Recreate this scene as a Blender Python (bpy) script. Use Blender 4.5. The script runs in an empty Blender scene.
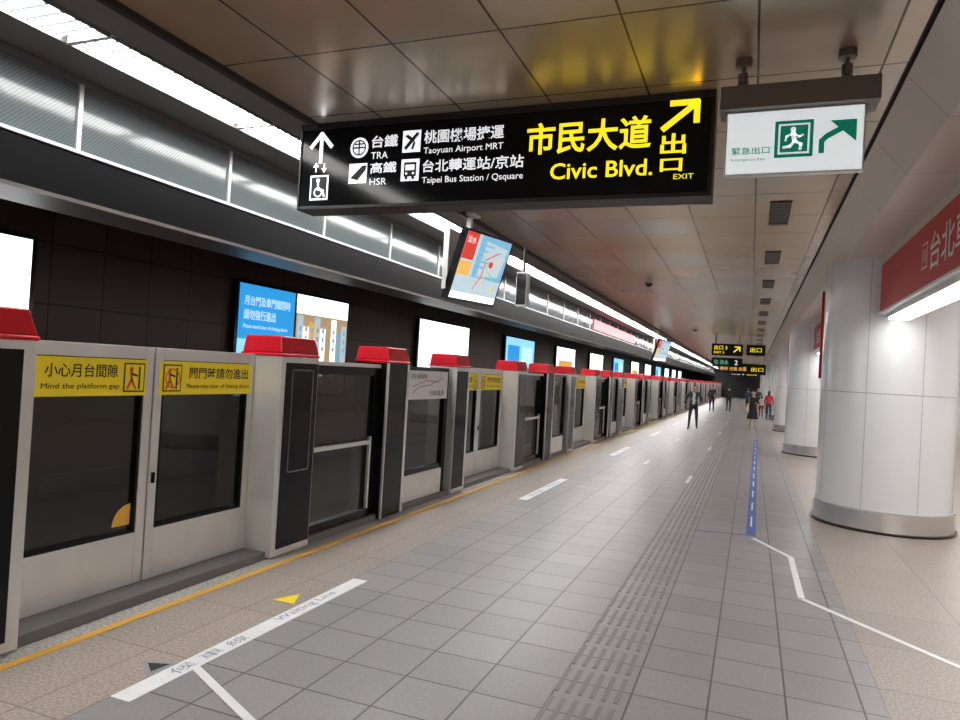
import bpy, math, random
from mathutils import Vector, Matrix
random.seed(3)
S = bpy.context.scene
try:
    S.view_settings.view_transform = 'Standard'
    S.view_settings.look = 'None'
except Exception: pass
H = 1.75
# ---------------------------------------------------------------- materials
def new_mat(name):
    m = bpy.data.materials.new(name); m.use_nodes = True
    nt = m.node_tree; b = nt.nodes['Principled BSDF']
    return m, nt, b
def mat(name, col, rough=0.5, metal=0.0, emis=0.0, noise=0.0, nscale=8.0, spec=0.5):
    m, nt, b = new_mat(name)
    c = (*col, 1)
    b.inputs['Base Color'].default_value = c
    b.inputs['Roughness'].default_value = rough
    b.inputs['Metallic'].default_value = metal
    b.inputs['Specular IOR Level'].default_value = spec
    if emis > 0:
        b.inputs['Emission Color'].default_value = c
        b.inputs['Emission Strength'].default_value = emis
    if noise > 0:
        tc = nt.nodes.new('ShaderNodeTexCoord'); n = nt.nodes.new('ShaderNodeTexNoise')
        n.inputs['Scale'].default_value = nscale; n.inputs['Detail'].default_value = 4
        nt.links.new(tc.outputs['Object'], n.inputs['Vector'])
        r = nt.nodes.new('ShaderNodeValToRGB')
        r.color_ramp.elements[0].position = .3; r.color_ramp.elements[1].position = .7
        r.color_ramp.elements[0].color = (*[max(0, x*(1-noise)) for x in col], 1)
        r.color_ramp.elements[1].color = (*[min(1, x*(1+noise)) for x in col], 1)
        nt.links.new(n.outputs['Fac'], r.inputs['Fac'])
        nt.links.new(r.outputs['Color'], b.inputs['Base Color'])
    return m
def brick_mat(name, c1, c2, mortar, w, h, ms, rough, metal=0.0, off=(0,0,0), rot=(0,0,0), bump=.3, speck=0.0, spec=.5, warm_refl=None):
    m, nt, b = new_mat(name)
    L = nt.links.new
    tc = nt.nodes.new('ShaderNodeTexCoord'); mp = nt.nodes.new('ShaderNodeMapping')
    mp.inputs['Location'].default_value = off; mp.inputs['Rotation'].default_value = rot
    L(tc.outputs['Object'], mp.inputs['Vector'])
    br = nt.nodes.new('ShaderNodeTexBrick')
    br.offset = 0.0; br.squash = 1.0
    br.inputs['Scale'].default_value = 1
    br.inputs['Brick Width'].default_value = w; br.inputs['Row Height'].default_value = h
    br.inputs['Mortar Size'].default_value = ms; br.inputs['Mortar Smooth'].default_value = .1
    br.inputs['Color1'].default_value = (*c1, 1); br.inputs['Color2'].default_value = (*c2, 1)
    br.inputs['Mortar'].default_value = (*mortar, 1)
    L(mp.outputs['Vector'], br.inputs['Vector'])
    out = br.outputs['Color']
    if warm_refl:
        n = nt.nodes.new('ShaderNodeTexNoise'); n.inputs['Scale'].default_value = .35
        L(tc.outputs['Object'], n.inputs['Vector'])
        r = nt.nodes.new('ShaderNodeValToRGB')
        r.color_ramp.elements[0].position = .42; r.color_ramp.elements[1].position = .62
        r.color_ramp.elements[0].color = (1, 1, 1, 1); r.color_ramp.elements[1].color = (*warm_refl, 1)
        L(n.outputs['Fac'], r.inputs['Fac'])
        mx = nt.nodes.new('ShaderNodeMixRGB'); mx.blend_type = 'MULTIPLY'; mx.inputs['Fac'].default_value = 1
        L(out, mx.inputs['Color1']); L(r.outputs['Color'], mx.inputs['Color2']); out = mx.outputs['Color']
    if speck > 0:
        n = nt.nodes.new('ShaderNodeTexNoise'); n.inputs['Scale'].default_value = 60; n.inputs['Detail'].default_value = 3
        L(tc.outputs['Object'], n.inputs['Vector'])
        r = nt.nodes.new('ShaderNodeValToRGB')
        r.color_ramp.elements[0].position = .35; r.color_ramp.elements[1].position = .65
        r.color_ramp.elements[0].color = (1-speck,)*3+(1,); r.color_ramp.elements[1].color = (1, 1, 1, 1)
        L(n.outputs['Fac'], r.inputs['Fac'])
        mx = nt.nodes.new('ShaderNodeMixRGB'); mx.blend_type = 'MULTIPLY'; mx.inputs['Fac'].default_value = 1
        L(out, mx.inputs['Color1']); L(r.outputs['Color'], mx.inputs['Color2']); out = mx.outputs['Color']
    L(out, b.inputs['Base Color'])
    b.inputs['Roughness'].default_value = rough; b.inputs['Metallic'].default_value = metal
    b.inputs['Specular IOR Level'].default_value = spec
    if bump > 0:
        bp = nt.nodes.new('ShaderNodeBump'); bp.inputs['Strength'].default_value = bump; bp.inputs['Distance'].default_value = .004
        inv = nt.nodes.new('ShaderNodeMath'); inv.operation = 'SUBTRACT'; inv.inputs[0].default_value = 1
        L(br.outputs['Fac'], inv.inputs[1]); L(inv.outputs[0], bp.inputs['Height']); L(bp.outputs['Normal'], b.inputs['Normal'])
    return m

M = {}
M['tile'] = brick_mat('floor_tile_grey', (.355,.345,.352), (.305,.297,.303), (.10,.097,.10), .4, .4, .006, .34, off=(.14,0,0), speck=.15)
M['granite'] = brick_mat('floor_granite_pink', (.50,.425,.375), (.45,.385,.34), (.26,.225,.20), .8, .8, .005, .35, off=(.02,0,0), speck=.45)
M['gravel'] = mat('edge_granite_grey', (.44,.435,.42), .6, noise=.5, nscale=50)
M['ceil'] = brick_mat('ceiling_metal_panel', (.61,.545,.475), (.55,.49,.425), (.10,.085,.07), .71, 1.0, .007, .27, metal=.50, off=(.06,.2,0), warm_refl=(.98,.82,.60), bump=.2)  # warm noise patches paint brown-gold reflections into the panel colour
M['ceil_r'] = brick_mat('ceiling_beige_panel', (.68,.62,.55), (.66,.60,.53), (.36,.33,.29), 3.0, 1.25, .006, .38, metal=.1, bump=.2)
M['dark'] = mat('dark_paint', (.012,.012,.013), .5)
M['slot'] = mat('slot_black', (.02,.018,.016), .7)
M['blackgloss'] = mat('black_gloss', (.012,.012,.014), .12)
M['panelblack'] = mat('black_panel', (.008,.008,.009), .10, spec=.16)
M['silver'] = mat('brushed_silver', (.66,.65,.63), .34, .42, noise=.05, nscale=3)
M['silver2'] = mat('light_steel', (.70,.70,.69), .3, .4)
M['chrome'] = mat('chrome', (.78,.78,.78), .2, 1.0)
M['red'] = mat('red_lacquer', (.66,.012,.026), .3, spec=.35)
M['redsign'] = mat('red_sign', (.56,.02,.022), .4, spec=.3)
M['yellow'] = mat('yellow_sticker', (.92,.70,.008), .45, emis=.08)
M['yline'] = mat('yellow_line', (.84,.47,.06), .5)
M['white'] = mat('white_paint', (.85,.85,.85), .5)
M['linew'] = mat('white_tape', (.84,.85,.87), .5, noise=.05, nscale=10)
M['blueline'] = mat('blue_tape', (.075,.135,.40), .5)
M['black'] = mat('black_ink', (.01,.01,.01), .6)
M['greyink'] = mat('grey_ink', (.30,.33,.40), .6)
M['orange'] = mat('orange_ink', (.8,.2,.03), .5)
M['e_yellow'] = mat('lit_yellow', (1,.82,.02), .5, emis=.95)
M['e_white'] = mat('lit_white', (.95,.97,1), .5, emis=.85)
M['e_exit'] = mat('exit_panel_white', (.84,.92,.94), .4, emis=.58)
M['e_green'] = mat('exit_green', (.0,.30,.18), .4, emis=.25)
M['column'] = mat('column_white_enamel', (.82,.835,.86), .16, noise=.02, nscale=1)
M['colseam'] = mat('column_seam', (.45,.45,.46), .4)
M['beam'] = mat('beam_black', (.007,.007,.008), .35, spec=.10)
M['beamlip'] = mat('beam_lip_white', (.75,.78,.80), .35)
M['fixture'] = mat('fixture_bronze', (.16,.14,.125), .4, .4)
M['fixgrey'] = mat('ceiling_side_panel_grey', (.15,.145,.14), .5, .2)
M['ventgrey'] = mat('vent_louvre', (.17,.155,.14), .5, .2)
M['trackwall'] = brick_mat('track_wall_brown', (.090,.057,.043), (.070,.045,.035), (.016,.011,.009), .75, .75, .012, .28, off=(0,0,0), rot=(0, math.radians(90), 0), bump=.2)
M['wallside'] = mat('wall_beige', (.50,.46,.41), .5)
M['ballast'] = mat('trackbed', (.05,.045,.04), .9, noise=.5, nscale=25)
M['rail'] = mat('rail_steel', (.3,.25,.2), .3, .9)
M['e_ad'] = mat('ad_white_lit', (.92,.97,1), .5, emis=2.0)
M['e_blue'] = mat('ad_blue_lit', (.03,.33,.75), .5, emis=1.0)
M['e_cyan'] = mat('ad_cyan_lit', (.30,.68,.92), .5, emis=1.1)
M['e_red'] = mat('screen_red', (.75,.06,.04), .5, emis=.7)
M['e_pink'] = mat('pink_panel', (.85,.22,.24), .5, emis=.8)
M['e_orange'] = mat('screen_orange', (.9,.50,.12), .5, emis=.8)
M['e_grn2'] = mat('screen_green', (.1,.55,.25), .5, emis=.7)
M['e_lbl'] = mat('screen_map', (.55,.72,.80), .5, emis=.75)
M['e_sky'] = mat('screen_water_blue', (.22,.48,.70), .5, emis=.8)
M['e_brn'] = mat('ad_brown', (.50,.36,.22), .5, emis=.8)

def emit_strip(name, strength):
    m, nt, b = new_mat(name); L = nt.links.new
    tc = nt.nodes.new('ShaderNodeTexCoord'); br = nt.nodes.new('ShaderNodeTexBrick')
    br.offset = 0; br.inputs['Scale'].default_value = 1
    br.inputs['Brick Width'].default_value = .10; br.inputs['Row Height'].default_value = .10
    br.inputs['Mortar Size'].default_value = .014
    br.inputs['Color1'].default_value = (1,.99,.97,1); br.inputs['Color2'].default_value = (1,.985,.96,1)
    br.inputs['Mortar'].default_value = (.016,.018,.020,1)
    L(tc.outputs['Object'], br.inputs['Vector'])
    L(br.outputs['Color'], b.inputs['Emission Color']); b.inputs['Emission Strength'].default_value = strength
    b.inputs['Base Color'].default_value = (.3,.3,.3,1)
    return m
M['e_strip'] = emit_strip('fluorescent_louvre', 36.0)
M['e_fill'] = emit_strip('added_fill_louvre', 19.0)  # glow for the added strip on the unseen right side
M['e_tube'] = mat('fluorescent_tube', (1,.99,.975), .5, emis=12.0)

def glass_mat(name, tint, fac, rough=.03):
    m, nt, b = new_mat(name); L = nt.links.new
    out = nt.nodes['Material Output']
    b.inputs['Base Color'].default_value = (*tint, 1); b.inputs['Roughness'].default_value = rough
    b.inputs['Specular IOR Level'].default_value = .8
    tr = nt.nodes.new('ShaderNodeBsdfTransparent'); tr.inputs['Color'].default_value = (.80,.80,.78,1)
    mx = nt.nodes.new('ShaderNodeMixShader'); mx.inputs['Fac'].default_value = fac
    L(tr.outputs[0], mx.inputs[1]); L(b.outputs[0], mx.inputs[2]); L(mx.outputs[0], out.inputs['Surface'])
    return m
M['glass'] = glass_mat('tinted_glass', (.020,.018,.015), .55)

def mesh_screen():
    m, nt, b = new_mat('wire_mesh_glass'); L = nt.links.new
    tc = nt.nodes.new('ShaderNodeTexCoord')
    mp = nt.nodes.new('ShaderNodeMapping'); mp.inputs['Rotation'].default_value = (math.radians(45), 0, 0)
    L(tc.outputs['Object'], mp.inputs['Vector'])
    w = nt.nodes.new('ShaderNodeTexWave'); w.bands_direction = 'Y'; w.inputs['Scale'].default_value = 14
    L(mp.outputs[0], w.inputs['Vector'])
    r = nt.nodes.new('ShaderNodeValToRGB')
    r.color_ramp.elements[0].color = (.095,.115,.12,1); r.color_ramp.elements[1].color = (.145,.17,.175,1)
    L(w.outputs['Fac'], r.inputs['Fac']); L(r.outputs['Color'], b.inputs['Base Color'])
    b.inputs['Roughness'].default_value = .12; b.inputs['Specular IOR Level'].default_value = .4
    return m
M['mesh'] = mesh_screen()

# ---------------------------------------------------------------- mesh builder
class MB:
    def __init__(s): s.v=[]; s.f=[]; s.mi=[]; s.mats=[]; s.smooth=[]
    def m(s, k):
        if k not in s.mats: s.mats.append(k)
        return s.mats.index(k)
    def add(s, vs, fs, k, smooth=False):
        o=len(s.v); s.v += [tuple(p) for p in vs]; i=s.m(k)
        for f in fs: s.f.append([o+a for a in f]); s.mi.append(i); s.smooth.append(smooth)
    def box(s, x0,x1,y0,y1,z0,z1,k):
        s.add([(x0,y0,z0),(x1,y0,z0),(x1,y1,z0),(x0,y1,z0),(x0,y0,z1),(x1,y0,z1),(x1,y1,z1),(x0,y1,z1)],
              [(3,2,1,0),(4,5,6,7),(0,1,5,4),(1,2,6,5),(2,3,7,6),(3,0,4,7)],k)
    def frustum(s, a, za, b, zb, k):
        (x0,x1,y0,y1)=a; (u0,u1,w0,w1)=b
        s.add([(x0,y0,za),(x1,y0,za),(x1,y1,za),(x0,y1,za),(u0,w0,zb),(u1,w0,zb),(u1,w1,zb),(u0,w1,zb)],
              [(3,2,1,0),(4,5,6,7),(0,1,5,4),(1,2,6,5),(2,3,7,6),(3,0,4,7)],k)
    def quad(s, a,b,c,d,k): s.add([a,b,c,d],[(0,1,2,3)],k)
    def cyl(s, cx,cy,z0,z1,r,k,n=48,r2=None,caps=True):
        r2 = r if r2 is None else r2
        vs=[];fs=[]
        for i in range(n):
            a=2*math.pi*i/n; vs.append((cx+r*math.cos(a),cy+r*math.sin(a),z0))
        for i in range(n):
            a=2*math.pi*i/n; vs.append((cx+r2*math.cos(a),cy+r2*math.sin(a),z1))
        for i in range(n): fs.append((i,(i+1)%n,n+(i+1)%n,n+i))
        s.add(vs,fs,k,True)
        if caps:
            s.add([vs[i] for i in range(n)],[tuple(reversed(range(n)))],k); s.add([vs[n+i] for i in range(n)],[tuple(range(n))],k)
    # 2-D drawing on a mapped plane
    def poly(s, fn, pts, k, l=1): s.add([fn(u,v,l) for u,v in pts],[tuple(range(len(pts)))],k)
    def rect(s, fn, u0,u1,v0,v1,k,l=1): s.poly(fn,[(u0,v0),(u1,v0),(u1,v1),(u0,v1)],k,l)
    def disc(s, fn, u,v,r,k,l=1,n=20): s.poly(fn,[(u+r*math.cos(2*math.pi*i/n),v+r*math.sin(2*math.pi*i/n)) for i in range(n)],k,l)
    def ring(s, fn, u,v,r,w,k,l=1,n=24):
        for i in range(n):
            a=2*math.pi*i/n;b=2*math.pi*(i+1)/n
            s.poly(fn,[(u+r*math.cos(a),v+r*math.sin(a)),(u+r*math.cos(b),v+r*math.sin(b)),(u+(r-w)*math.cos(b),v+(r-w)*math.sin(b)),(u+(r-w)*math.cos(a),v+(r-w)*math.sin(a))],k,l)
    def stroke(s, fn, pts, w, k, l=1):
        for (a,b),(c,d) in zip(pts,pts[1:]):
            L=math.hypot(c-a,d-b) or 1; nx=-(d-b)/L*w/2; ny=(c-a)/L*w/2; ex=(c-a)/L*w*.3; ey=(d-b)/L*w*.3
            s.poly(fn,[(a+nx-ex,b+ny-ey),(a-nx-ex,b-ny-ey),(c-nx+ex,d-ny+ey),(c+nx+ex,d+ny+ey)],k,l)
    def text(s, fn, txt, u0,u1,v0,v1,k,l=2,bold=0.0):
        cu=bpy.data.curves.new('t','FONT'); cu.body=txt; cu.size=1; cu.resolution_u=3; cu.offset=bold
        ob=bpy.data.objects.new('t',cu); S.collection.objects.link(ob)
        dg=bpy.context.evaluated_depsgraph_get(); dg.update()
        me=bpy.data.meshes.new_from_object(ob.evaluated_get(dg))
        vs=[v.co.copy() for v in me.vertices]; fs=[tuple(p.vertices) for p in me.polygons]
        bpy.data.objects.remove(ob); bpy.data.meshes.remove(me)
        if not vs: return
        a0=min(v.x for v in vs);a1=max(v.x for v in vs);b0=min(v.y for v in vs);b1=max(v.y for v in vs)
        su=(u1-u0)/max(a1-a0,1e-6); sv=(v1-v0)/max(b1-b0,1e-6)
        s.add([fn(u0+(v.x-a0)*su, v0+(v.y-b0)*sv, l) for v in vs],fs,k)
    def mesh(s, name):
        me=bpy.data.meshes.new(name); me.from_pydata(s.v,[],s.f)
        for k in s.mats: me.materials.append(M[k])
        me.polygons.foreach_set('material_index',s.mi); me.polygons.foreach_set('use_smooth',s.smooth); me.update()
        return me
    def build(s, name, parent=None, loc=(0,0,0), bevel=0):
        ob=bpy.data.objects.new(name,s.mesh(name)); ob.location=loc; S.collection.objects.link(ob)
        if parent: ob.parent=parent
        if bevel:
            b=ob.modifiers.new('b','BEVEL'); b.width=bevel; b.segments=2; b.limit_method='ANGLE'
        return ob
def empty(name, loc=(0,0,0)):
    e=bpy.data.objects.new(name,None); e.location=loc; S.collection.objects.link(e); e.empty_display_size=.1; return e
def facing_negY(Y, e=.002): return lambda u,v,l: (u, Y-e*l, v)
def facing_posX(X, e=.002): return lambda u,v,l: (X+e*l, u, v)
def on_floor(X0, e=.0015): return lambda u,v,l: (X0-v, u, e*l)

Y0, Y1 = -7.0, 102.0
ZS = 3.47   # right soffit height
# ---------------------------------------------------------------- shell
b=MB()
b.quad((-4.25,Y0,0),(-3.70,Y0,0),(-3.70,Y1,0),(-4.25,Y1,0),'gravel')
b.quad((-3.70,Y0,0),(-2.94,Y0,0),(-2.94,Y1,0),(-3.70,Y1,0),'granite')
b.quad((-2.94,Y0,0),(.78,Y0,0),(.78,Y1,0),(-2.94,Y1,0),'tile')
b.quad((.78,Y0,0),(6.5,Y0,0),(6.5,Y1,0),(.78,Y1,0),'granite')
b.quad((-4.25,Y0,-1.2),(-4.25,Y1,-1.2),(-4.25,Y1,0),(-4.25,Y0,0),'dark')
b.build('floor')
b=MB(); b.quad((-8.2,Y0,-1.2),(-4.25,Y0,-1.2),(-4.25,Y1,-1.2),(-8.2,Y1,-1.2),'ballast'); b.build('floor_trackbed')
b=MB()
for x in (-7.0,-5.56):
    b.box(x-.035,x+.035,Y0,Y1,-1.18,-1.04,'rail')
    b.box(x-.07,x+.07,Y0,Y1,-1.2,-1.18,'rail')
b.build('rail_track')
b=MB(); b.box(-3.5,.78,Y0,Y1,3.75,3.85,'ceil')
b.box(-3.55,-3.5,Y0,Y1,3.71,3.85,'slot')
b.box(.78,.815,Y0,Y1,3.78,3.85,'slot')
b.quad((.815,Y0,3.75),(.815,Y1,3.75),(1.05,Y1,ZS),(1.05,Y0,ZS),'ceil_r')
b.quad((1.05,Y0,ZS),(1.05,Y1,ZS),(6.5,Y1,ZS),(6.5,Y0,ZS),'ceil_r')
b.quad((.815,Y0,3.75),(.815,Y1,3.75),(.815,Y1,3.85),(.815,Y0,3.85),'slot')
b.box(-3.96,-3.55,Y0,Y1,3.78,3.85,'fixgrey')
b.box(-4.46,-3.96,Y0,Y1,3.84,3.9,'fixture')
b.box(-4.95,-4.46,Y0,Y1,3.81,3.85,'fixgrey')
b.box(-8.3,-4.95,Y0,Y1,4.1,4.2,'dark')
b.build('ceiling')
b=MB(); b.box(-8.3,-8.0,Y0,Y1,-1.2,4.1,'trackwall'); b.build('wall_trackside')
b=MB(); b.box(6.5,6.7,Y0,Y1,0,3.85,'wallside'); b.build('wall_right')
b=MB(); b.box(-8.3,6.7,Y1,Y1+.3,-1.2,4.2,'dark'); b.build('wall_far')
b=MB(); b.box(-8.3,6.7,Y0-.3,Y0,-1.2,4.2,'wallside'); b.build('wall_near')

b=MB(); y=-6.6
while y<100:
    b.box(-4.36,-3.99,y+.05,y+1.58,3.795,3.80,'e_strip')
    b.box(-4.39,-4.36,y,y+1.63,3.765,3.84,'fixgrey'); b.box(-3.99,-3.965,y,y+1.63,3.765,3.84,'fixgrey')
    b.box(-4.39,-3.965,y-.02,y+.02,3.77,3.84,'silver2')
    y+=1.65
b.build('added_fill_strip')
b=MB()
b.box(-4.93,-4.90,Y0,Y1,3.26,3.80,'mesh')
y=3.82-1.65*6
while y<100:
    b.box(-4.935,-4.88,y-.018,y+.018,3.25,3.76,'silver'); y+=1.65
b.box(-4.94,-4.875,Y0,Y1,3.76,3.80,'fixgrey')
b.build('window_1')
b=MB()
b.box(-5.3,-4.88,Y0,Y1,2.87,3.22,'beam')
b.box(-5.3,-4.86,Y0,Y1,3.225,3.25,'beamlip')
b.box(-5.32,-4.84,Y0,Y1,2.84,2.87,'fixture')
b.box(-5.9,-5.32,Y0,Y1,2.95,3.0,'fixture')
b.box(-5.34,-5.3,Y0,Y1,3.0,4.1,'dark')
b.build('beam_trackside')
b=MB(); b.box(-4.875,-4.86,22.5,31,3.30,3.62,'e_pink'); b.build('route_panel')

# advertisement boxes on track wall
for i in range(13):
    ys=2.6+6.7*i-(.22 if i==0 else .06); b=MB(); fn=facing_posX(-7.9,.004)
    b.box(-7.998,-7.905,ys-.06,ys+3.36,1.05,3.02,'blackgloss')
    if i==1:
        b.rect(fn,ys,ys+1.5,1.1,2.97,'e_blue',1); b.rect(fn,ys,ys+1.5,1.1,2.05,'e_cyan',2)
        b.disc(fn,ys+.55,1.75,.22,'e_sky',3); b.disc(fn,ys+1.1,1.55,.18,'e_lbl',3)
        b.text(fn,'月台門及車門關閉時',ys+.12,ys+1.35,2.62,2.78,'e_white',4)
        b.text(fn,'請勿強行進出',ys+.12,ys+.95,2.38,2.55,'e_white',4)
        b.text(fn,'Please stand clear of closing doors',ys+.12,ys+1.3,2.22,2.30,'e_white',4)
        b.rect(fn,ys+1.56,ys+3.3,1.1,2.97,'e_brn',1); b.rect(fn,ys+1.56,ys+3.3,2.62,2.97,'e_ad',2)
        b.rect(fn,ys+1.56,ys+3.3,1.1,1.7,'fixture',2)
        for j in range(9):
            u=ys+1.60+j*.187; b.rect(fn,u,u+.165,1.75,2.58-.10*((j*2)%3),('e_lbl','e_ad','e_orange','e_lbl','e_ad','e_brn','e_ad','e_sky','e_lbl')[j],3)
            for vv in (1.95,2.12,2.29): b.rect(fn,u+.04,u+.12,vv,vv+.09,'e_brn' if j%2 else 'e_sky',4)
        for j in range(9): b.disc(fn,ys+1.7+j*.18,1.5+.08*(j%2),.06,('e_orange','e_ad','e_red')[j%3],5)
    elif i in (3,6,9):
        b.rect(fn,ys,ys+3.3,1.1,2.97,'e_cyan',1); b.rect(fn,ys+.2,ys+1.5,1.4,2.7,'e_blue',2); b.text(fn,'捷運',ys+1.8,ys+3,2.1,2.7,'e_white',3)
    elif i in (4,7):
        b.rect(fn,ys,ys+3.3,1.1,2.97,'e_ad',1); b.rect(fn,ys+.3,ys+2.8,1.3,2.4,'e_orange',2)
    else:
        b.rect(fn,ys,ys+3.3,1.1,2.97,'e_ad',1)
        b.rect(fn,ys+.3,ys+3.0,1.25,1.5,'e_brn',2)
    b.build('advertisement_lightbox' )

# ---------------------------------------------------------------- platform gates
XB,XF=-4.23,-3.81
fr=MB(); gl=MB(); sg=MB(); cp=MB()
def cap(b,y0,y1):
    b.box(XB-.02,XF+.012,y0-.012,y1+.012,1.772,1.80,'red')
    b.frustum((XB-.01,XF+.004,y0,y1+.004),1.80,(XB+.01,XF-.025,y0+.015,y1-.04),1.95,'red')
fr.box(-4.24,-3.86,-1.53,5.07,0.0,.07,'fixgrey')
def pocket(y0,y1,kind):
    if kind==0:
        fr.box(XB,XF,y0,y1,.02,1.77,'silver')
        fr.box(XF-.01,XF+.008,y0+.07,y1-.015,.08,1.72,'panelblack')
        fr.box(XF+.006,XF+.014,y0+.15,y0+.165,.75,1.66,'fixture'); fr.box(XF+.006,XF+.014,y1-.10,y1-.085,.75,1.66,'fixture')
        fr.box(XF+.006,XF+.014,y0+.165,y1-.10,.74,.755,'fixture'); fr.box(XF+.006,XF+.014,y0+.165,y1-.10,1.65,1.665,'fixture')
    elif kind==2:
        fr.box(XB,XF,y0,y1,.02,1.77,'silver')
        fr.box(XF-.01,XF+.008,y0+.015,y1-.08,.08,1.72,'panelblack')
    else:
        fr.box(XB,XF,y0,y1,.02,1.77,'panelblack')
        fr.box(XF-.02,XF+.01,y1-.05,y1+.005,.02,1.77,'silver')
        fr.box(XF-.02,XF+.01,y0-.002,y0+.02,.02,1.77,'silver')
    cap(cp,y0,y1)
pocket(1.11,1.67,0); pocket(3.03,3.54,1); pocket(-1.60,-1.12,2)
for (a,c) in ((-1.12,-.008),(.008,1.11)):
    fr.box(-4.17,-4.09,a,a+.075,.07,1.78,'silver'); fr.box(-4.17,-4.09,c-.075,c,.07,1.78,'silver')
    fr.box(-4.17,-4.09,a+.075,c-.075,1.69,1.78,'silver'); fr.box(-4.17,-4.09,a+.075,c-.075,.07,.44,'silver')
    fr.box(-4.155,-4.095,a+.075,a+.10,.44,1.69,'panelblack'); fr.box(-4.155,-4.095,c-.10,c-.075,.44,1.69,'panelblack')
    fr.box(-4.155,-4.095,a+.10,c-.10,.44,.47,'panelblack')
    gl.box(-4.135,-4.125,a+.10,c-.10,.47,1.69,'glass')
fr.box(-4.10,-4.075,.03,.055,.78,.86,'panelblack')
fr.box(-3.97,-3.90,1.67,3.03,1.71,1.75,'silver'); fr.box(-3.97,-3.90,1.67,3.03,.07,.16,'panelblack')
fr.box(-3.97,-3.90,1.67,3.03,1.62,1.71,'panelblack')
fr.box(-3.97,-3.90,1.67,1.78,.16,1.62,'panelblack'); fr.box(-3.97,-3.90,2.9,3.03,.16,1.62,'panelblack')
fr.box(-3.92,-3.875,1.78,2.84,.87,.915,'silver'); fr.box(-3.92,-3.885,2.84,2.875,.16,.95,'silver')
gl.box(-3.945,-3.935,1.78,2.9,.16,1.62,'glass')
fr.box(-3.97,-3.90,3.54,4.94,1.70,1.75,'panelblack'); fr.box(-3.97,-3.90,3.54,3.66,.07,1.70,'panelblack')
fr.box(-3.97,-3.90,4.82,4.94,.07,1.70,'panelblack'); fr.box(-3.97,-3.89,3.66,4.82,.07,.40,'silver')
fr.box(-3.96,-3.91,3.66,4.82,.40,.46,'panelblack')
gl.box(-3.945,-3.935,3.66,4.82,.46,1.70,'glass')
fn=facing_posX(-4.090,.002)
for (a,c,t1,t2) in ((-.86,-.10,'小心月台間隙','Mind the platform gap'),(.10,1.04,'關門時請勿進出','Please stay clear of closing doors')):
    sg.box(-4.093,-4.089,a-(.12 if a<0 else .05),c+.03,1.43,1.685,'yellow')
    if a<0:
        sg.text(fn,t1,a+.0,c-.22,1.555,1.645,'black',2,.01); sg.text(fn,t2,a-.02,c-.20,1.47,1.515,'black',2)
        iu=c-.17
    else:
        iu=a-.02
        sg.text(fn,t1,a+.24,c-.02,1.555,1.645,'black',2,.01); sg.text(fn,t2,a+.22,c,1.47,1.515,'black',2)
    sg.rect(fn,iu-.0,iu+.18,1.455,1.66,'black',2); sg.rect(fn,iu+.01,iu+.17,1.465,1.65,'yellow',3)
    sg.disc(fn,iu+.06,1.615,.018,'orange',4); sg.stroke(fn,[(iu+.06,1.60),(iu+.065,1.54),(iu+.03,1.48)],.022,'orange',4); sg.stroke(fn,[(iu+.065,1.54),(iu+.10,1.48)],.018,'orange',4)
    sg.stroke(fn,[(iu+.13,1.48),(iu+.13,1.63)],.016,'black',4); sg.stroke(fn,[(iu+.06,1.585),(iu+.11,1.57)],.014,'black',4)
    if a>0: sg.ring(fn,iu+.09,1.555,.075,.012,'orange',5)
fm,gm,sm,cm=fr.mesh('gate_frame'),gl.mesh('gate_glass'),sg.mesh('gate_labels'),cp.mesh('gate_caps')
PIT=6.6
for k in range(-1,15):
    c=3.93+PIT*k
    e=empty('platform_screen_door',(0,c,0))
    for nm,me in (('frame',fm),('glass_panes',gm),('warning_labels',sm),('red_caps',cm)):
        o=bpy.data.objects.new(nm,me); S.collection.objects.link(o); o.parent=e
        if nm=='frame' and k<5:
            bv=o.modifiers.new('b','BEVEL'); bv.width=.008; bv.segments=2; bv.limit_method='ANGLE'
        if nm=='red_caps' and k<7:
            bv=o.modifiers.new('b','BEVEL'); bv.width=.03; bv.segments=3; bv.limit_method='ANGLE'
    if k==0:
        b=MB(); fn=facing_posX(-3.885)
        b.box(-3.90,-3.886,3.66,4.86,1.34,1.70,'white')
        b.stroke(fn,[(3.8,1.42),(4.0,1.5),(4.3,1.52),(4.7,1.62)],.010,'greyink'); b.stroke(fn,[(3.8,1.5),(4.2,1.58),(4.6,1.56)],.008,'red')
        b.text(fn,'前往 機場捷運',3.75,4.2,1.6,1.66,'black'); b.text(fn,'列車資訊',4.3,4.75,1.38,1.45,'black')
        b.build('notice_board',e)
        # yellow reflection painted as a quarter disc, lower corner of the first leaf glass
        b=MB(); fn=facing_posX(-4.124,.002)
        pts=[(-.11,.50)]+[(-.11-.15*math.cos(math.pi/2*q/10),.50+.15*math.sin(math.pi/2*q/10)) for q in range(11)]
        b.poly(fn,pts,'yline',1); b.build('painted_reflection',e)

# ---------------------------------------------------------------- floor markings
b=MB(); b.box(-3.72,-3.655,Y0,Y1,0,.002,'yline'); b.build('yellow_safety_line')
for k in range(0,9):
    c=3.83+PIT*k; b=MB(); fn=on_floor(-2.87)
    b.rect(fn,c-1.16,c+1.16,-.065,.065,'linew',2)
    if k<3:
        b.text(fn,'候 車 線',c-.82,c-.22,-.04,.04,'greyink',3); b.text(fn,'Waiting Line',c+.1,c+.78,-.038,.045,'greyink',3)
    b.build('waiting_line_marking')
def tape(name,pts,w,k,z=2):
    b=MB(); fn=lambda u,v,l:(u,v,.0015*l); b.stroke(fn,pts,w,k,z); return b.build(name)
tape('queue_tape',[(-2.80,3.12),(-2.15,2.79),(-1.2,2.3)],.05,'linew')
tape('queue_tape',[(.10,8.70),(.46,7.98),(.47,6.48),(1.40,5.38),(2.4,4.2)],.055,'linew')
b=MB(); fn=lambda u,v,l:(u,v,.0015*l)
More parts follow.
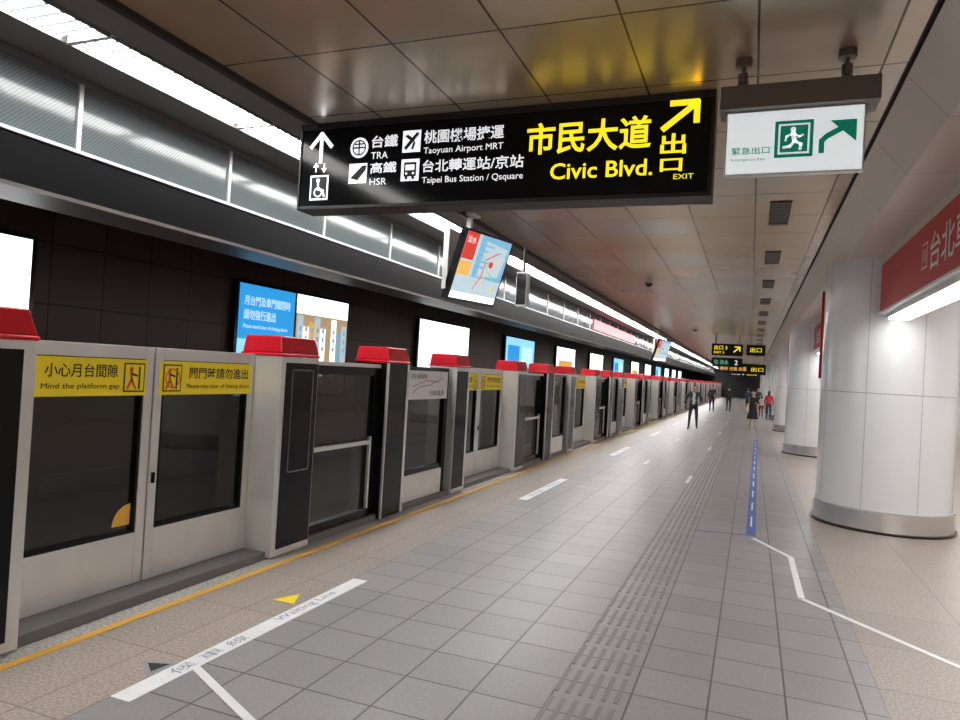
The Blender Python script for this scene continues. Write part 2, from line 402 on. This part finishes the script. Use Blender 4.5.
b.stroke(fn,[(.07,8.86),(.20,24.6)],.11,'blueline',2)
for j in range(12):
    y=9.4+j*1.25; x=.07+(y-8.86)*.13/15.7; b.stroke(fn,[(x,y),(x+.006,y+.7)],.018,'linew',3)
b.build('blue_guide_tape')
tape('blue_guide_tape',[(-.54,8.73),(.02,8.84)],.04,'blueline')
for k in range(1,6):
    tape('queue_tape',[(-.97,6.1+PIT*k),(-.97,7.1+PIT*k)],.07,'linew')
    tape('queue_tape',[(-2.0,8.3+PIT*k),(-2.0,9.0+PIT*k)],.06,'linew')
b=MB(); fn=lambda u,v,l:(u,v,.0015*l)
b.poly(fn,[(-3.16,4.25),(-2.98,4.25),(-3.07,4.45)],'yellow',2); b.build('floor_sticker_yellow')
b=MB(); b.poly(fn,[(-3.12,3.05),(-2.96,2.93),(-2.93,3.12)],'greyink',2); b.poly(fn,[(-3.08,3.045),(-2.98,2.97),(-2.96,3.09)],'black',3); b.build('floor_sticker_grey')
M['tact']=mat('tactile_bar',(.23,.222,.226),.45)
b=MB(); y=1.0
while y<70:
    for j in range(6):
        x=-.93+j*.066
        b.frustum((x-.014,x+.014,y+.03,y+.37),0,(x-.009,x+.009,y+.04,y+.36),.005,'tact')
    y+=.4
b.build('tactile_paving')

# ---------------------------------------------------------------- columns
for i in range(9):
    cy=10.77+10.05*i; cx=1.69
    b=MB(); top=ZS
    b.cyl(cx,cy,.26,top,.80,'column',72)
    b.cyl(cx,cy,0,.03,.86,'blackgloss',72); b.cyl(cx,cy,.03,.26,.835,'chrome',72); b.cyl(cx,cy,.26,.275,.815,'colseam',72)
    b.cyl(cx,cy,1.74,1.752,.802,'colseam',72)
    for a in (200,245,290,335):
        r=math.radians(a); x=cx+.8*math.cos(r); y=cy+.8*math.sin(r); tx,ty=-math.sin(r)*.004,math.cos(r)*.004; nx,ny=math.cos(r)*.003,math.sin(r)*.003
        b.add([(x-tx+nx,y-ty+ny,.28),(x+tx+nx,y+ty+ny,.28),(x+tx+nx,y+ty+ny,top),(x-tx+nx,y-ty+ny,top)],[(0,1,2,3)],'colseam')
    b.build('column')
    if i<4:
        b=MB(); b.box(.905,1.10,cy+.62,cy+.67,1.92,3.2,'redsign'); b.box(1.02,1.06,cy+.62,cy+.67,3.2,ZS-.003,'silver'); b.build('station_name_banner')
XA=1.45
for i in range(-2,8):
    cyi=10.77+10.05*i; ya=cyi+.80; yb=cyi+10.05-.79
    if i==-2: ya=-6.9
    b=MB()
    b.box(XA,XA+.36,ya,yb,2.76,3.36,'redsign'); b.box(XA+.02,XA+.34,ya,yb,3.36,ZS-.003,'ceil_r')
    b.box(XA-.015,XA+.375,ya,yb,2.73,2.76,'silver2')
    fn=lambda u,v,l:(XA-.003*l,-u,v)
    s=7.35 if i==-1 else ya+7.6
    b.text(fn,'台北車站',-(s),-(s-1.7),2.88,3.22,'white',2,.01)
    b.text(fn,'Taipei Main Station',-(s-2.0),-(s-4.6),2.94,3.12,'white',2)
    b.rect(fn,-(s+.34),-(s+.12),2.94,3.18,'white',1); b.rect(fn,-(s+.325),-(s+.135),2.955,3.165,'redsign',1.5); b.text(fn,'10',-(s+.30),-(s+.16),3.0,3.12,'white',2)
    root=b.build('station_name_fascia')
    b=MB(); b.box(XA+.05,XA+.31,ya+.15,yb-.15,2.68,2.73,'silver2'); b.box(XA+.07,XA+.29,ya+.2,yb-.2,2.66,2.68,'e_tube'); b.build('fluorescent_lamp',root)
b=MB(); b.box(4.0,4.5,Y0+.5,Y1-.5,ZS-.03,ZS-.002,'e_fill'); b.build('added_fill_strip')  # unseen strip added to brighten the right floor and soffit

for i in range(1,16):
    y=8.1+3.0*(i-1)
    b=MB(); b.box(.09,.31,y,y+1.2,3.742,3.75,'slot')
    for j in range(11): b.box(.10,.30,y+.05+j*.103,y+.10+j*.103,3.733,3.742,'ventgrey')
    b.build('ceiling_vent')
def dome(x,y,z):
    b=MB(); b.cyl(x,y,z-.03,z-.001,.09,'silver2',24)
    pr=.078
    for q in range(5):
        a0=math.pi/2*q/5; a1=math.pi/2*(q+1)/5
        b.cyl(x,y,z-.03-pr*math.sin(a1),z-.03-pr*math.sin(a0),pr*math.cos(a1)+.0005,'blackgloss',24,r2=pr*math.cos(a0),caps=False)
    b.build('dome_camera')
dome(-2.05,14.5,3.75); dome(-2.05,27,3.75)
b=MB(); b.box(-3.47,-3.30,10.25,10.42,2.78,3.30,'silver2'); b.box(-3.46,-3.31,10.24,10.25,2.80,3.28,'blackgloss'); b.cyl(-3.38,10.33,3.30,3.75,.02,'fixture',12); b.build('hanging_speaker')

# ---------------------------------------------------------------- main sign
root=empty('overhead_direction_sign',(0,0,0))
b=MB(); b.box(-3.66,-.337,4.95,5.17,3.04,3.73,'panelblack'); b.box(-3.68,-.32,4.94,5.18,3.70,3.75,'dark'); b.box(-3.68,-.32,4.94,5.18,3.02,3.05,'dark'); b.box(-.345,-.32,4.94,5.18,3.05,3.70,'dark'); b.box(-3.68,-3.66,4.94,5.18,3.05,3.70,'dark')
b.build('sign_housing',root,bevel=.004)
b=MB(); fn=facing_negY(4.948)
W='e_white'; Yl='e_yellow'
b.stroke(fn,[(-3.47,3.42),(-3.47,3.66)],.035,W); b.stroke(fn,[(-3.57,3.55),(-3.47,3.66),(-3.37,3.55)],.035,W)
b.stroke(fn,[(-3.51,3.34),(-3.51,3.41)],.012,W); b.stroke(fn,[(-3.43,3.34),(-3.43,3.41)],.012,W)
b.poly(fn,[(-3.54,3.38),(-3.48,3.38),(-3.51,3.42)],W); b.poly(fn,[(-3.46,3.37),(-3.40,3.37),(-3.43,3.33)],W)
b.rect(fn,-3.56,-3.38,3.10,3.31,W,1); b.rect(fn,-3.545,-3.395,3.115,3.295,'black',2)
b.disc(fn,-3.48,3.265,.018,W,3); b.stroke(fn,[(-3.48,3.25),(-3.475,3.19),(-3.43,3.18),(-3.415,3.13)],.018,W,3); b.ring(fn,-3.475,3.165,.042,.012,W,3)
b.disc(fn,-3.10,3.52,.085,W,1); b.ring(fn,-3.10,3.52,.065,.012,'black',2); b.stroke(fn,[(-3.16,3.52),(-3.04,3.52)],.014,'black',2); b.stroke(fn,[(-3.10,3.46),(-3.10,3.58)],.014,'black',2); b.stroke(fn,[(-3.14,3.55),(-3.06,3.55)],.012,'black',2)
b.rect(fn,-3.185,-3.015,3.225,3.39,W,1); b.poly(fn,[(-3.17,3.27),(-3.06,3.37),(-3.02,3.37),(-3.03,3.33),(-3.10,3.25)],'black',2)
b.text(fn,'台鐵',-2.985,-2.745,3.51,3.61,W,1,.01); b.text(fn,'TRA',-2.985,-2.83,3.42,3.475,W,1)
b.text(fn,'高鐵',-2.985,-2.745,3.30,3.39,W,1,.01); b.text(fn,'HSR',-2.985,-2.83,3.205,3.26,W,1)
b.rect(fn,-2.70,-2.54,3.455,3.63,W,1); b.stroke(fn,[(-2.67,3.49),(-2.57,3.60)],.03,'black',2); b.poly(fn,[(-2.68,3.585),(-2.655,3.60),(-2.60,3.56),(-2.62,3.54)],'black',2.5); b.poly(fn,[(-2.60,3.55),(-2.585,3.53),(-2.60,3.475),(-2.62,3.48)],'black',2.5)
b.rect(fn,-2.70,-2.54,3.225,3.40,W,1); b.rect(fn,-2.675,-2.565,3.26,3.375,'black',2); b.rect(fn,-2.66,-2.58,3.31,3.355,W,3); b.disc(fn,-2.65,3.25,.014,'black',3); b.disc(fn,-2.59,3.25,.014,'black',3); b.disc(fn,-2.65,3.285,.01,W,3);b.disc(fn,-2.59,3.285,.01,W,3)
b.text(fn,'桃園機場捷運',-2.51,-1.84,3.515,3.62,W,1,.01); b.text(fn,'Taoyuan Airport MRT',-2.51,-1.84,3.42,3.485,W,1)
b.text(fn,'台北轉運站/京站',-2.51,-1.67,3.285,3.385,W,1,.01); b.text(fn,'Taipei Bus Station / Qsquare',-2.51,-1.67,3.185,3.25,W,1)
b.text(fn,'市民大道',-1.655,-.74,3.37,3.61,Yl,1,.02); b.text(fn,'Civic Blvd.',-1.46,-.72,3.18,3.30,Yl,1,.012)
b.text(fn,'出',-.675,-.50,3.32,3.465,Yl,1,.02); b.text(fn,'口',-.67,-.52,3.20,3.29,Yl,1,.02); b.text(fn,'EXIT',-.575,-.44,3.145,3.18,Yl,1)
b.stroke(fn,[(-.66,3.50),(-.46,3.655)],.042,Yl); b.stroke(fn,[(-.61,3.675),(-.44,3.675),(-.44,3.54)],.042,Yl)
b.build('sign_graphics',root)

# exit sign
root=empty('exit_sign',(0,0,0)); b=MB(); Ye=4.49
b.box(-.262,.60,Ye-.06,Ye+.16,3.41,3.55,'fixture')
b.cyl(-.14,Ye+.05,3.55,3.75,.012,'fixture',16); b.cyl(.43,Ye+.05,3.55,3.75,.012,'fixture',16)
for x in (-.14,.43):
    b.cyl(x,Ye+.05,3.70,3.75,.05,'fixture',24); b.cyl(x,Ye+.05,3.60,3.66,.03,'fixture',24); b.cyl(x,Ye+.05,3.55,3.58,.045,'fixture',24)
b.box(-.225,.535,Ye,Ye+.06,3.02,3.41,'silver2')
b.build('exit_sign_housing',root,bevel=.004)
b=MB(); fn=facing_negY(Ye)
b.rect(fn,-.215,.525,3.03,3.40,'e_exit',1)
b.text(fn,'緊急出口',-.185,.03,3.145,3.19,'e_green',2,.01); b.text(fn,'Emergency Exit',-.185,.01,3.10,3.125,'e_green',2)
b.rect(fn,.055,.265,3.115,3.335,'e_green',2); b.rect(fn,.075,.245,3.135,3.315,'e_exit',3)
b.rect(fn,.085,.235,3.145,3.305,'e_green',3.5)
b.disc(fn,.155,3.28,.015,'e_exit',4); b.stroke(fn,[(.155,3.262),(.165,3.21)],.026,'e_exit',4)
b.stroke(fn,[(.165,3.21),(.20,3.19),(.195,3.16)],.016,'e_exit',4); b.stroke(fn,[(.165,3.21),(.14,3.18),(.105,3.175)],.016,'e_exit',4)
b.stroke(fn,[(.155,3.255),(.12,3.24),(.115,3.215)],.011,'e_exit',4); b.stroke(fn,[(.16,3.255),(.19,3.235),(.21,3.245)],.011,'e_exit',4)
b.poly(fn,[(.295,3.13),(.325,3.13),(.325,3.195),(.345,3.215),(.42,3.255),(.405,3.285),(.33,3.245),(.295,3.21)],'e_green',2); b.poly(fn,[(.35,3.32),(.49,3.32),(.49,3.19)],'e_green',2)
b.build('exit_sign_face',root)

# ---------------------------------------------------------------- monitors
def monitor(cx,cy,cz,Wd,Hh,alpha=15,tau=18):
    a=math.radians(alpha); t=math.radians(tau)
    n=Vector((math.cos(a),-math.sin(a),0)); w=Vector((math.sin(a),math.cos(a),0))
    up=(Vector((0,0,1))*math.cos(t)+n*math.sin(t)); nn=w.cross(up)
    C=Vector((cx,cy,cz))
    root=empty('hanging_monitor')
    def P(u,v,d): return tuple(C+w*u+up*v+nn*d)
    b=MB()
    def bx(u0,u1,v0,v1,d0,d1,k):
        b.add([P(u0,v0,d0),P(u1,v0,d0),P(u1,v1,d0),P(u0,v1,d0),P(u0,v0,d1),P(u1,v0,d1),P(u1,v1,d1),P(u0,v1,d1)],
              [(3,2,1,0),(4,5,6,7),(0,1,5,4),(1,2,6,5),(2,3,7,6),(3,0,4,7)],k)
    bx(-Wd/2,Wd/2,-Hh/2,Hh/2,-.09,0,'blackgloss')
    bx(-Wd*.3,Wd*.3,-Hh*.3,Hh*.3,-.16,-.09,'fixture')
    q=C-nn*.24
    b.box(q.x-.03,q.x+.03,q.y-.03,q.y+.03,cz-.1,3.78,'silver2'); b.box(q.x-.10,q.x+.10,q.y-.12,q.y+.12,3.72,3.78,'silver2')
    b.box(q.x-.04,q.x+.10,q.y-.2,q.y+.2,cz-.1,cz+.1,'silver2')
    b.box(q.x-.12,q.x-.05,q.y-.5,q.y+.3,cz-.30,cz+.45,'silver2')
    b.build('monitor_body',root)
    b=MB(); fn=lambda u,v,l:P(u,v,.002*l)
    m=.03; x0,x1,y0,y1=-Wd/2+m,Wd/2-m,-Hh/2+m,Hh/2-m
    b.rect(fn,x0,x1,y0,y1,'e_lbl',1)
    b.rect(fn,x0+.3,x1,y0+.3,y1,'e_sky',1.5); b.poly(fn,[(x0+.40,y0+.32),(x1-.10,y0+.36),(x1-.04,y1-.10),(x0+.42,y1-.06)],'e_lbl',2)
    b.rect(fn,x0,x0+.24,y1-.34,y1,'e_red',2); b.rect(fn,x0,x0+.24,y1-.54,y1-.36,'e_orange',2)
    b.text(fn,'淡水',x0+.03,x0+.20,y1-.14,y1-.05,'e_white',3)
    for j in range(6): b.rect(fn,x0+.3+.1*(j%2),x0+.40+.1*(j%3),y0+.36+j*.07,y0+.385+j*.07,'e_sky',3)
    b.stroke(fn,[(x0+.40,y0+.15),(x0+.5,y0+.32),(x0+.5,y0+.55),(x0+.75,y0+.68)],.018,'e_red',3)
    b.stroke(fn,[(x0+.4,y0+.6),(x0+.6,y0+.4),(x0+.85,y0+.3)],.012,'e_grn2',4); b.stroke(fn,[(x0+.5,y0+.2),(x0+.65,y0+.5),(x0+.88,y0+.6)],.012,'e_orange',5)
    b.disc(fn,x0+.62,y0+.5,.045,'e_red',6); b.disc(fn,x0+.8,y0+.2,.03,'e_orange',6)
    b.rect(fn,x0,x1,y0,y0+.08,'e_ad',2)
    b.build('monitor_screen',root)
monitor(-3.27,8.25,3.03,1.0,.90)
monitor(-3.4,28.8,2.95,1.3,.9)

def hsign(x0,x1,y,z0,z1,items):
    root=empty('overhead_direction_sign'); b=MB()
    b.box(x0,x1,y,y+.15,z0,z1,'blackgloss')
    for x in (x0+.15,x1-.15): b.cyl(x,y+.07,z1,3.75,.02,'fixture',10)
    b.build('sign_housing',root); b=MB(); fn=facing_negY(y,.01)
    for it in items:
        b.text(fn,it[0],x0+(x1-x0)*it[1],x0+(x1-x0)*it[2],z0+(z1-z0)*it[3],z0+(z1-z0)*it[4],it[5],1,.0)
    b.build('sign_graphics',root)
hsign(-1.65,-.42,31,2.95,3.45,[('出口 3',.08,.5,.5,.85,'e_yellow'),('EXIT 3',.08,.4,.18,.36,'e_yellow'),('↗',.7,.92,.3,.8,'e_yellow')])
hsign(-1.65,-.42,31.4,2.50,2.88,[('往 淡水',.08,.55,.25,.75,'e_grn2'),('2',.75,.85,.25,.75,'e_white')])
hsign(-.28,.45,31,3.0,3.45,[('出口',.2,.8,.3,.75,'e_yellow')])
hsign(-2.2,.8,50,2.5,3.2,[('轉乘 台鐵 高鐵',.05,.6,.3,.7,'e_orange'),('出口',.7,.95,.3,.7,'e_yellow')])
hsign(-2.0,.5,72,2.6,3.3,[('月台 2',.05,.5,.2,.8,'e_white'),('出口',.6,.95,.2,.8,'e_yellow')])

# ---------------------------------------------------------------- people
def seg_d(p,a,b_):
    ab=b_-a; t=max(0,min(1,(p-a).dot(ab)/max(ab.length_squared,1e-9))); return (p-(a+ab*t)).length
def person(loc,heading,height,J,cols,longhair=False,dress=False,bag=False):
    names={}
    for k,(c,r) in cols.items():
        kk='cloth_%s_%d'%(k,len(M)); M[kk]=mat(kk,c,r); names[k]=kk
    sc=height/1.755
    V=[];R=[];E=[];roots=[]
    def v(p,r): V.append(Vector(p)); R.append(r); return len(V)-1
    segs=[]
    def e(a,c,lab): E.append((a,c)); segs.append((V[a],V[c],lab))
    pel=v((0,0,.96),.135); roots.append(pel)
    sp=v((0,.0,1.14),.115); ch=v((0,0,1.32),.14); nb=v((0,.005,1.47),.06); nk=v((0,-.01,1.56),.05)
    e(pel,sp,'top'); e(sp,ch,'top'); e(ch,nb,'top'); e(nb,nk,'skin')
    for s,side in ((-1,'L'),(1,'R')):
        hp=v((s*.095,0,.89),.088); kn=v(J['knee'+side],.06); an=v(J['ank'+side],.04)
        ax=Vector(J['ank'+side]); to=v((ax.x+s*.02,ax.y-.15,max(.03,ax.z-.05)),.034)
        e(pel,hp,'legs'); e(hp,kn,'legs'); e(kn,an,'shin'); e(an,to,'shoe')
        sh=v((s*.165,0,1.42),.068); el=v(J['elb'+side],.044); wr=v(J['wri'+side],.028)
        e(ch,sh,'top'); e(sh,el,'top'); e(el,wr,'sleeve')
        d=(V[wr]-V[el]).normalized(); pm=v(V[wr]+d*.07,.034); e(wr,pm,'skin')
        side_v=Vector((0,-1,0)); side_v=(side_v-d*side_v.dot(d)).normalized(); inn=Vector((-s,0,0))
        for j,(o,ln) in enumerate(((-.027,.065),(-.009,.078),(.009,.072),(.027,.055))):
            a0=v(V[pm]+side_v*(-o)-d*.01,.0095); a1=v(V[a0]+d*ln*.55,.009); a2=v(V[a1]+d*ln*.5+inn*.018,.0075)
            roots.append(a0); e(a0,a1,'skin'); e(a1,a2,'skin')
        t0=v(V[wr]+d*.03+side_v*.02,.011); t1=v(V[t0]+side_v*.03+d*.025,.010); t2=v(V[t1]+d*.032+side_v*.006,.0085)
        roots.append(t0); e(t0,t1,'skin'); e(t1,t2,'skin')
    me=bpy.data.meshes.new('p'); me.from_pydata(V,E,[]); ob=bpy.data.objects.new('p',me); S.collection.objects.link(ob)
    ob.modifiers.new('s','SKIN')
    for i,sv in enumerate(me.skin_vertices[0].data):
        r=R[i]; sv.radius=(r,r); sv.use_root = i in roots
    for i in (pel,sp,ch): me.skin_vertices[0].data[i].radius=(R[i]*1.1,R[i]*.82)
    sb=ob.modifiers.new('ss','SUBSURF'); sb.levels=2; sb.render_levels=2
    dg=bpy.context.evaluated_depsgraph_get(); dg.update()
    ev=bpy.data.meshes.new_from_object(ob.evaluated_get(dg))
    b=MB(); vs=[x.co.copy() for x in ev.vertices]
    b.v+= [tuple(x) for x in vs]
    for p in ev.polygons:
        c=sum((vs[i] for i in p.vertices),Vector())/len(p.vertices)
        lab=min(segs,key=lambda s_:seg_d(c,s_[0],s_[1]))[2]
        if lab=='top' and 'inner' in names and abs(c.x)<.05 and c.y<-.05 and c.z>1.0: lab='inner'
        if lab=='shin': lab='shin' if 'shin' in names else 'legs'
        if lab=='sleeve': lab='sleeve' if 'sleeve' in names else 'top'
        b.f.append([i for i in p.vertices]); b.mi.append(b.m(names.get(lab,names['top']))); b.smooth.append(True)
    bpy.data.objects.remove(ob)
    hz=1.645
    def ell(cx,cy,cz,rx,ry,rz,k,fil=None,nn=16,mm=12,jaw=False):
        vv=[];ff=[]
        for i in range(mm+1):
            th=math.pi*i/mm
            for j in range(nn):
                ph=2*math.pi*j/nn; x=math.sin(th)*math.cos(ph); y=math.sin(th)*math.sin(ph); z=math.cos(th)
                f=1.0
                if jaw and z<0: f=1+z*.28
                vv.append((cx+rx*x*f,cy+ry*y*(f if y>0 else 1+ (z*.12 if jaw and z<0 else 0)),cz+rz*z))
        for i in range(mm):
            for j in range(nn):
                q=(i*nn+j,(i+1)*nn+j,(i+1)*nn+(j+1)%nn,i*nn+(j+1)%nn)
                c=sum((Vector(vv[a]) for a in q),Vector())/4
                if fil is None or fil(c): ff.append(q)
        b.add(vv,ff,k,True)
    ell(0,-.01,hz,.074,.092,.112,names['skin'],jaw=True,nn=20,mm=16)
    hf=lambda c: (c.z>hz+.045) or (c.y>-.01 and c.z>hz-(.05 if not longhair else .1)) 
    ell(0,-.002,hz+.008,.083,.100,.117,names['hair'],hf,20,16)
    if longhair: ell(0,.06,hz-.10,.078,.05,.17,names['hair'])
    if 'eyew' not in M: M['eyew']=mat('eye_white',(.8,.8,.8),.3); M['lip']=mat('lips',(.45,.16,.14),.5)
    for s in (-1,1):
        ell(s*.03,-.094,hz+.002,.013,.008,.008,'eyew',nn=8,mm=6); ell(s*.03,-.101,hz+.002,.006,.004,.006,'black',nn=8,mm=6)
        ell(s*.03,-.098,hz+.022,.017,.005,.004,names['hair'],nn=8,mm=6)
        ell(s*.076,.0,hz-.005,.010,.018,.028,names['skin'],nn=8,mm=6)
    ell(0,-.108,hz-.022,.010,.014,.020,names['skin'],nn=8,mm=6)
    ell(0,-.094,hz-.056,.022,.007,.006,'lip',nn=8,mm=6)
    if dress:
        vv=[];ff=[];nn=28
        prof=[(1.16,.135,.115),(1.02,.155,.125),(.9,.185,.15),(.7,.215,.18),(.5,.25,.21)]
        for (z,rx,ry) in prof:
            for j in range(nn):
                a=2*math.pi*j/nn; wv=1+.05*math.sin(a*6)*(1.16-z); vv.append((rx*wv*math.cos(a),ry*wv*math.sin(a),z))
        for i in range(len(prof)-1):
            for j in range(nn): ff.append((i*nn+j,(i+1)*nn+j,(i+1)*nn+(j+1)%nn,i*nn+(j+1)%nn))
        b.add(vv,ff,names['top'],True)
    if bag:
        b.box(-.29,-.20,-.14,.12,.78,1.02,names['bag']); b.box(-.205,-.19,-.10,-.07,1.02,1.45,names['bag'])
    zmin=min(p[2] for p in b.v)
    b.v=[(p[0]*sc,p[1]*sc,(p[2]-zmin)*sc) for p in b.v]
    o=b.build('person',loc=(loc[0],loc[1],0.004)); o.rotation_euler=(0,0,math.radians(heading))
    return o
walk=dict(kneeL=(-.10,-.17,.52),ankL=(-.09,-.24,.085),kneeR=(.10,.02,.50),ankR=(.09,.26,.13),
          elbL=(-.27,.10,1.16),wriL=(-.27,-.02,.94),elbR=(.28,-.06,1.16),wriR=(.25,-.24,1.02))
walkm=dict(kneeL=(-.12,-.17,.52),ankL=(-.14,-.22,.085),kneeR=(.12,.02,.50),ankR=(.13,.24,.11),
          elbL=(-.31,.08,1.18),wriL=(-.35,-.06,.98),elbR=(.31,-.04,1.18),wriR=(.31,-.22,1.05))
walk2=dict(kneeL=(-.09,-.05,.50),ankL=(-.085,.12,.09),kneeR=(.09,-.12,.51),ankR=(.085,-.14,.085),
          elbL=(-.22,.04,1.15),wriL=(-.24,-.10,.95),elbR=(.22,.02,1.15),wriR=(.14,-.22,1.12))
stand=dict(kneeL=(-.10,-.02,.50),ankL=(-.11,.02,.085),kneeR=(.10,-.03,.50),ankR=(.11,.0,.085),
          elbL=(-.23,.03,1.15),wriL=(-.23,-.06,.92),elbR=(.23,.03,1.15),wriR=(.23,-.06,.92))
sk=((.62,.40,.30),.5); hr=((.012,.01,.009),.4)
person((-2.0,27.5),0,1.68,walkm,dict(top=((.012,.045,.038),.7),inner=((.55,.6,.6),.7),legs=((.012,.012,.016),.8),shoe=((.02,.02,.02),.5),skin=sk,hair=hr))
person((.08,29.9),15,1.58,walk2,dict(top=((.012,.012,.014),.8),legs=sk,shoe=((.4,.38,.36),.5),sleeve=sk,skin=sk,hair=hr,bag=((.55,.5,.4),.6)),longhair=True,dress=True,bag=True)
person((.88,40.1),170,1.55,stand,dict(top=((.50,.02,.03),.7),legs=((.03,.04,.09),.8),shoe=((.3,.3,.3),.5),skin=sk,hair=hr),longhair=True)
person((.55,43),180,1.20,stand,dict(top=((.6,.55,.55),.7),legs=((.3,.05,.05),.8),shoe=((.3,.3,.3),.5),skin=sk,hair=hr))
person((-1.34,47.7),180,1.66,walk,dict(top=((.02,.02,.025),.7),legs=((.015,.015,.02),.8),shoe=((.02,.02,.02),.5),skin=sk,hair=hr))
person((-.2,50.3),175,1.60,walk2,dict(top=((.03,.05,.10),.7),legs=((.02,.02,.025),.8),shoe=((.02,.02,.02),.5),skin=sk,hair=hr))
person((-2.3,46.5),0,1.68,stand,dict(top=((.04,.02,.02),.7),legs=((.012,.012,.016),.8),shoe=((.02,.02,.02),.5),skin=sk,hair=hr))
person((.45,54),0,1.62,walk,dict(top=((.02,.06,.05),.7),legs=((.012,.012,.016),.8),shoe=((.02,.02,.02),.5),skin=sk,hair=hr))

# ---------------------------------------------------------------- world + camera
w=bpy.data.worlds.new('World'); S.world=w; w.use_nodes=True
w.node_tree.nodes['Background'].inputs['Color'].default_value=(.6,.65,.7,1); w.node_tree.nodes['Background'].inputs['Strength'].default_value=.15
cd=bpy.data.cameras.new('Camera'); cam=bpy.data.objects.new('Camera',cd); S.collection.objects.link(cam)
cd.sensor_width=36; cd.lens=36*700/960; cd.clip_start=.05; cd.clip_end=300
psi=math.radians(21.3); pit=math.radians(.84); rho=math.radians(3.3)
R0=Vector((math.cos(psi),math.sin(psi),0)); F=Vector((-math.sin(psi)*math.cos(pit),math.cos(psi)*math.cos(pit),math.sin(pit)))
U0=R0.cross(F)
Rr=R0*math.cos(rho)+U0*math.sin(rho); Uu=U0*math.cos(rho)-R0*math.sin(rho)
mw=Matrix((( Rr.x,Uu.x,-F.x,0),(Rr.y,Uu.y,-F.y,0),(Rr.z,Uu.z,-F.z,H),(0,0,0,1)))
cam.matrix_world=mw
S.camera=cam
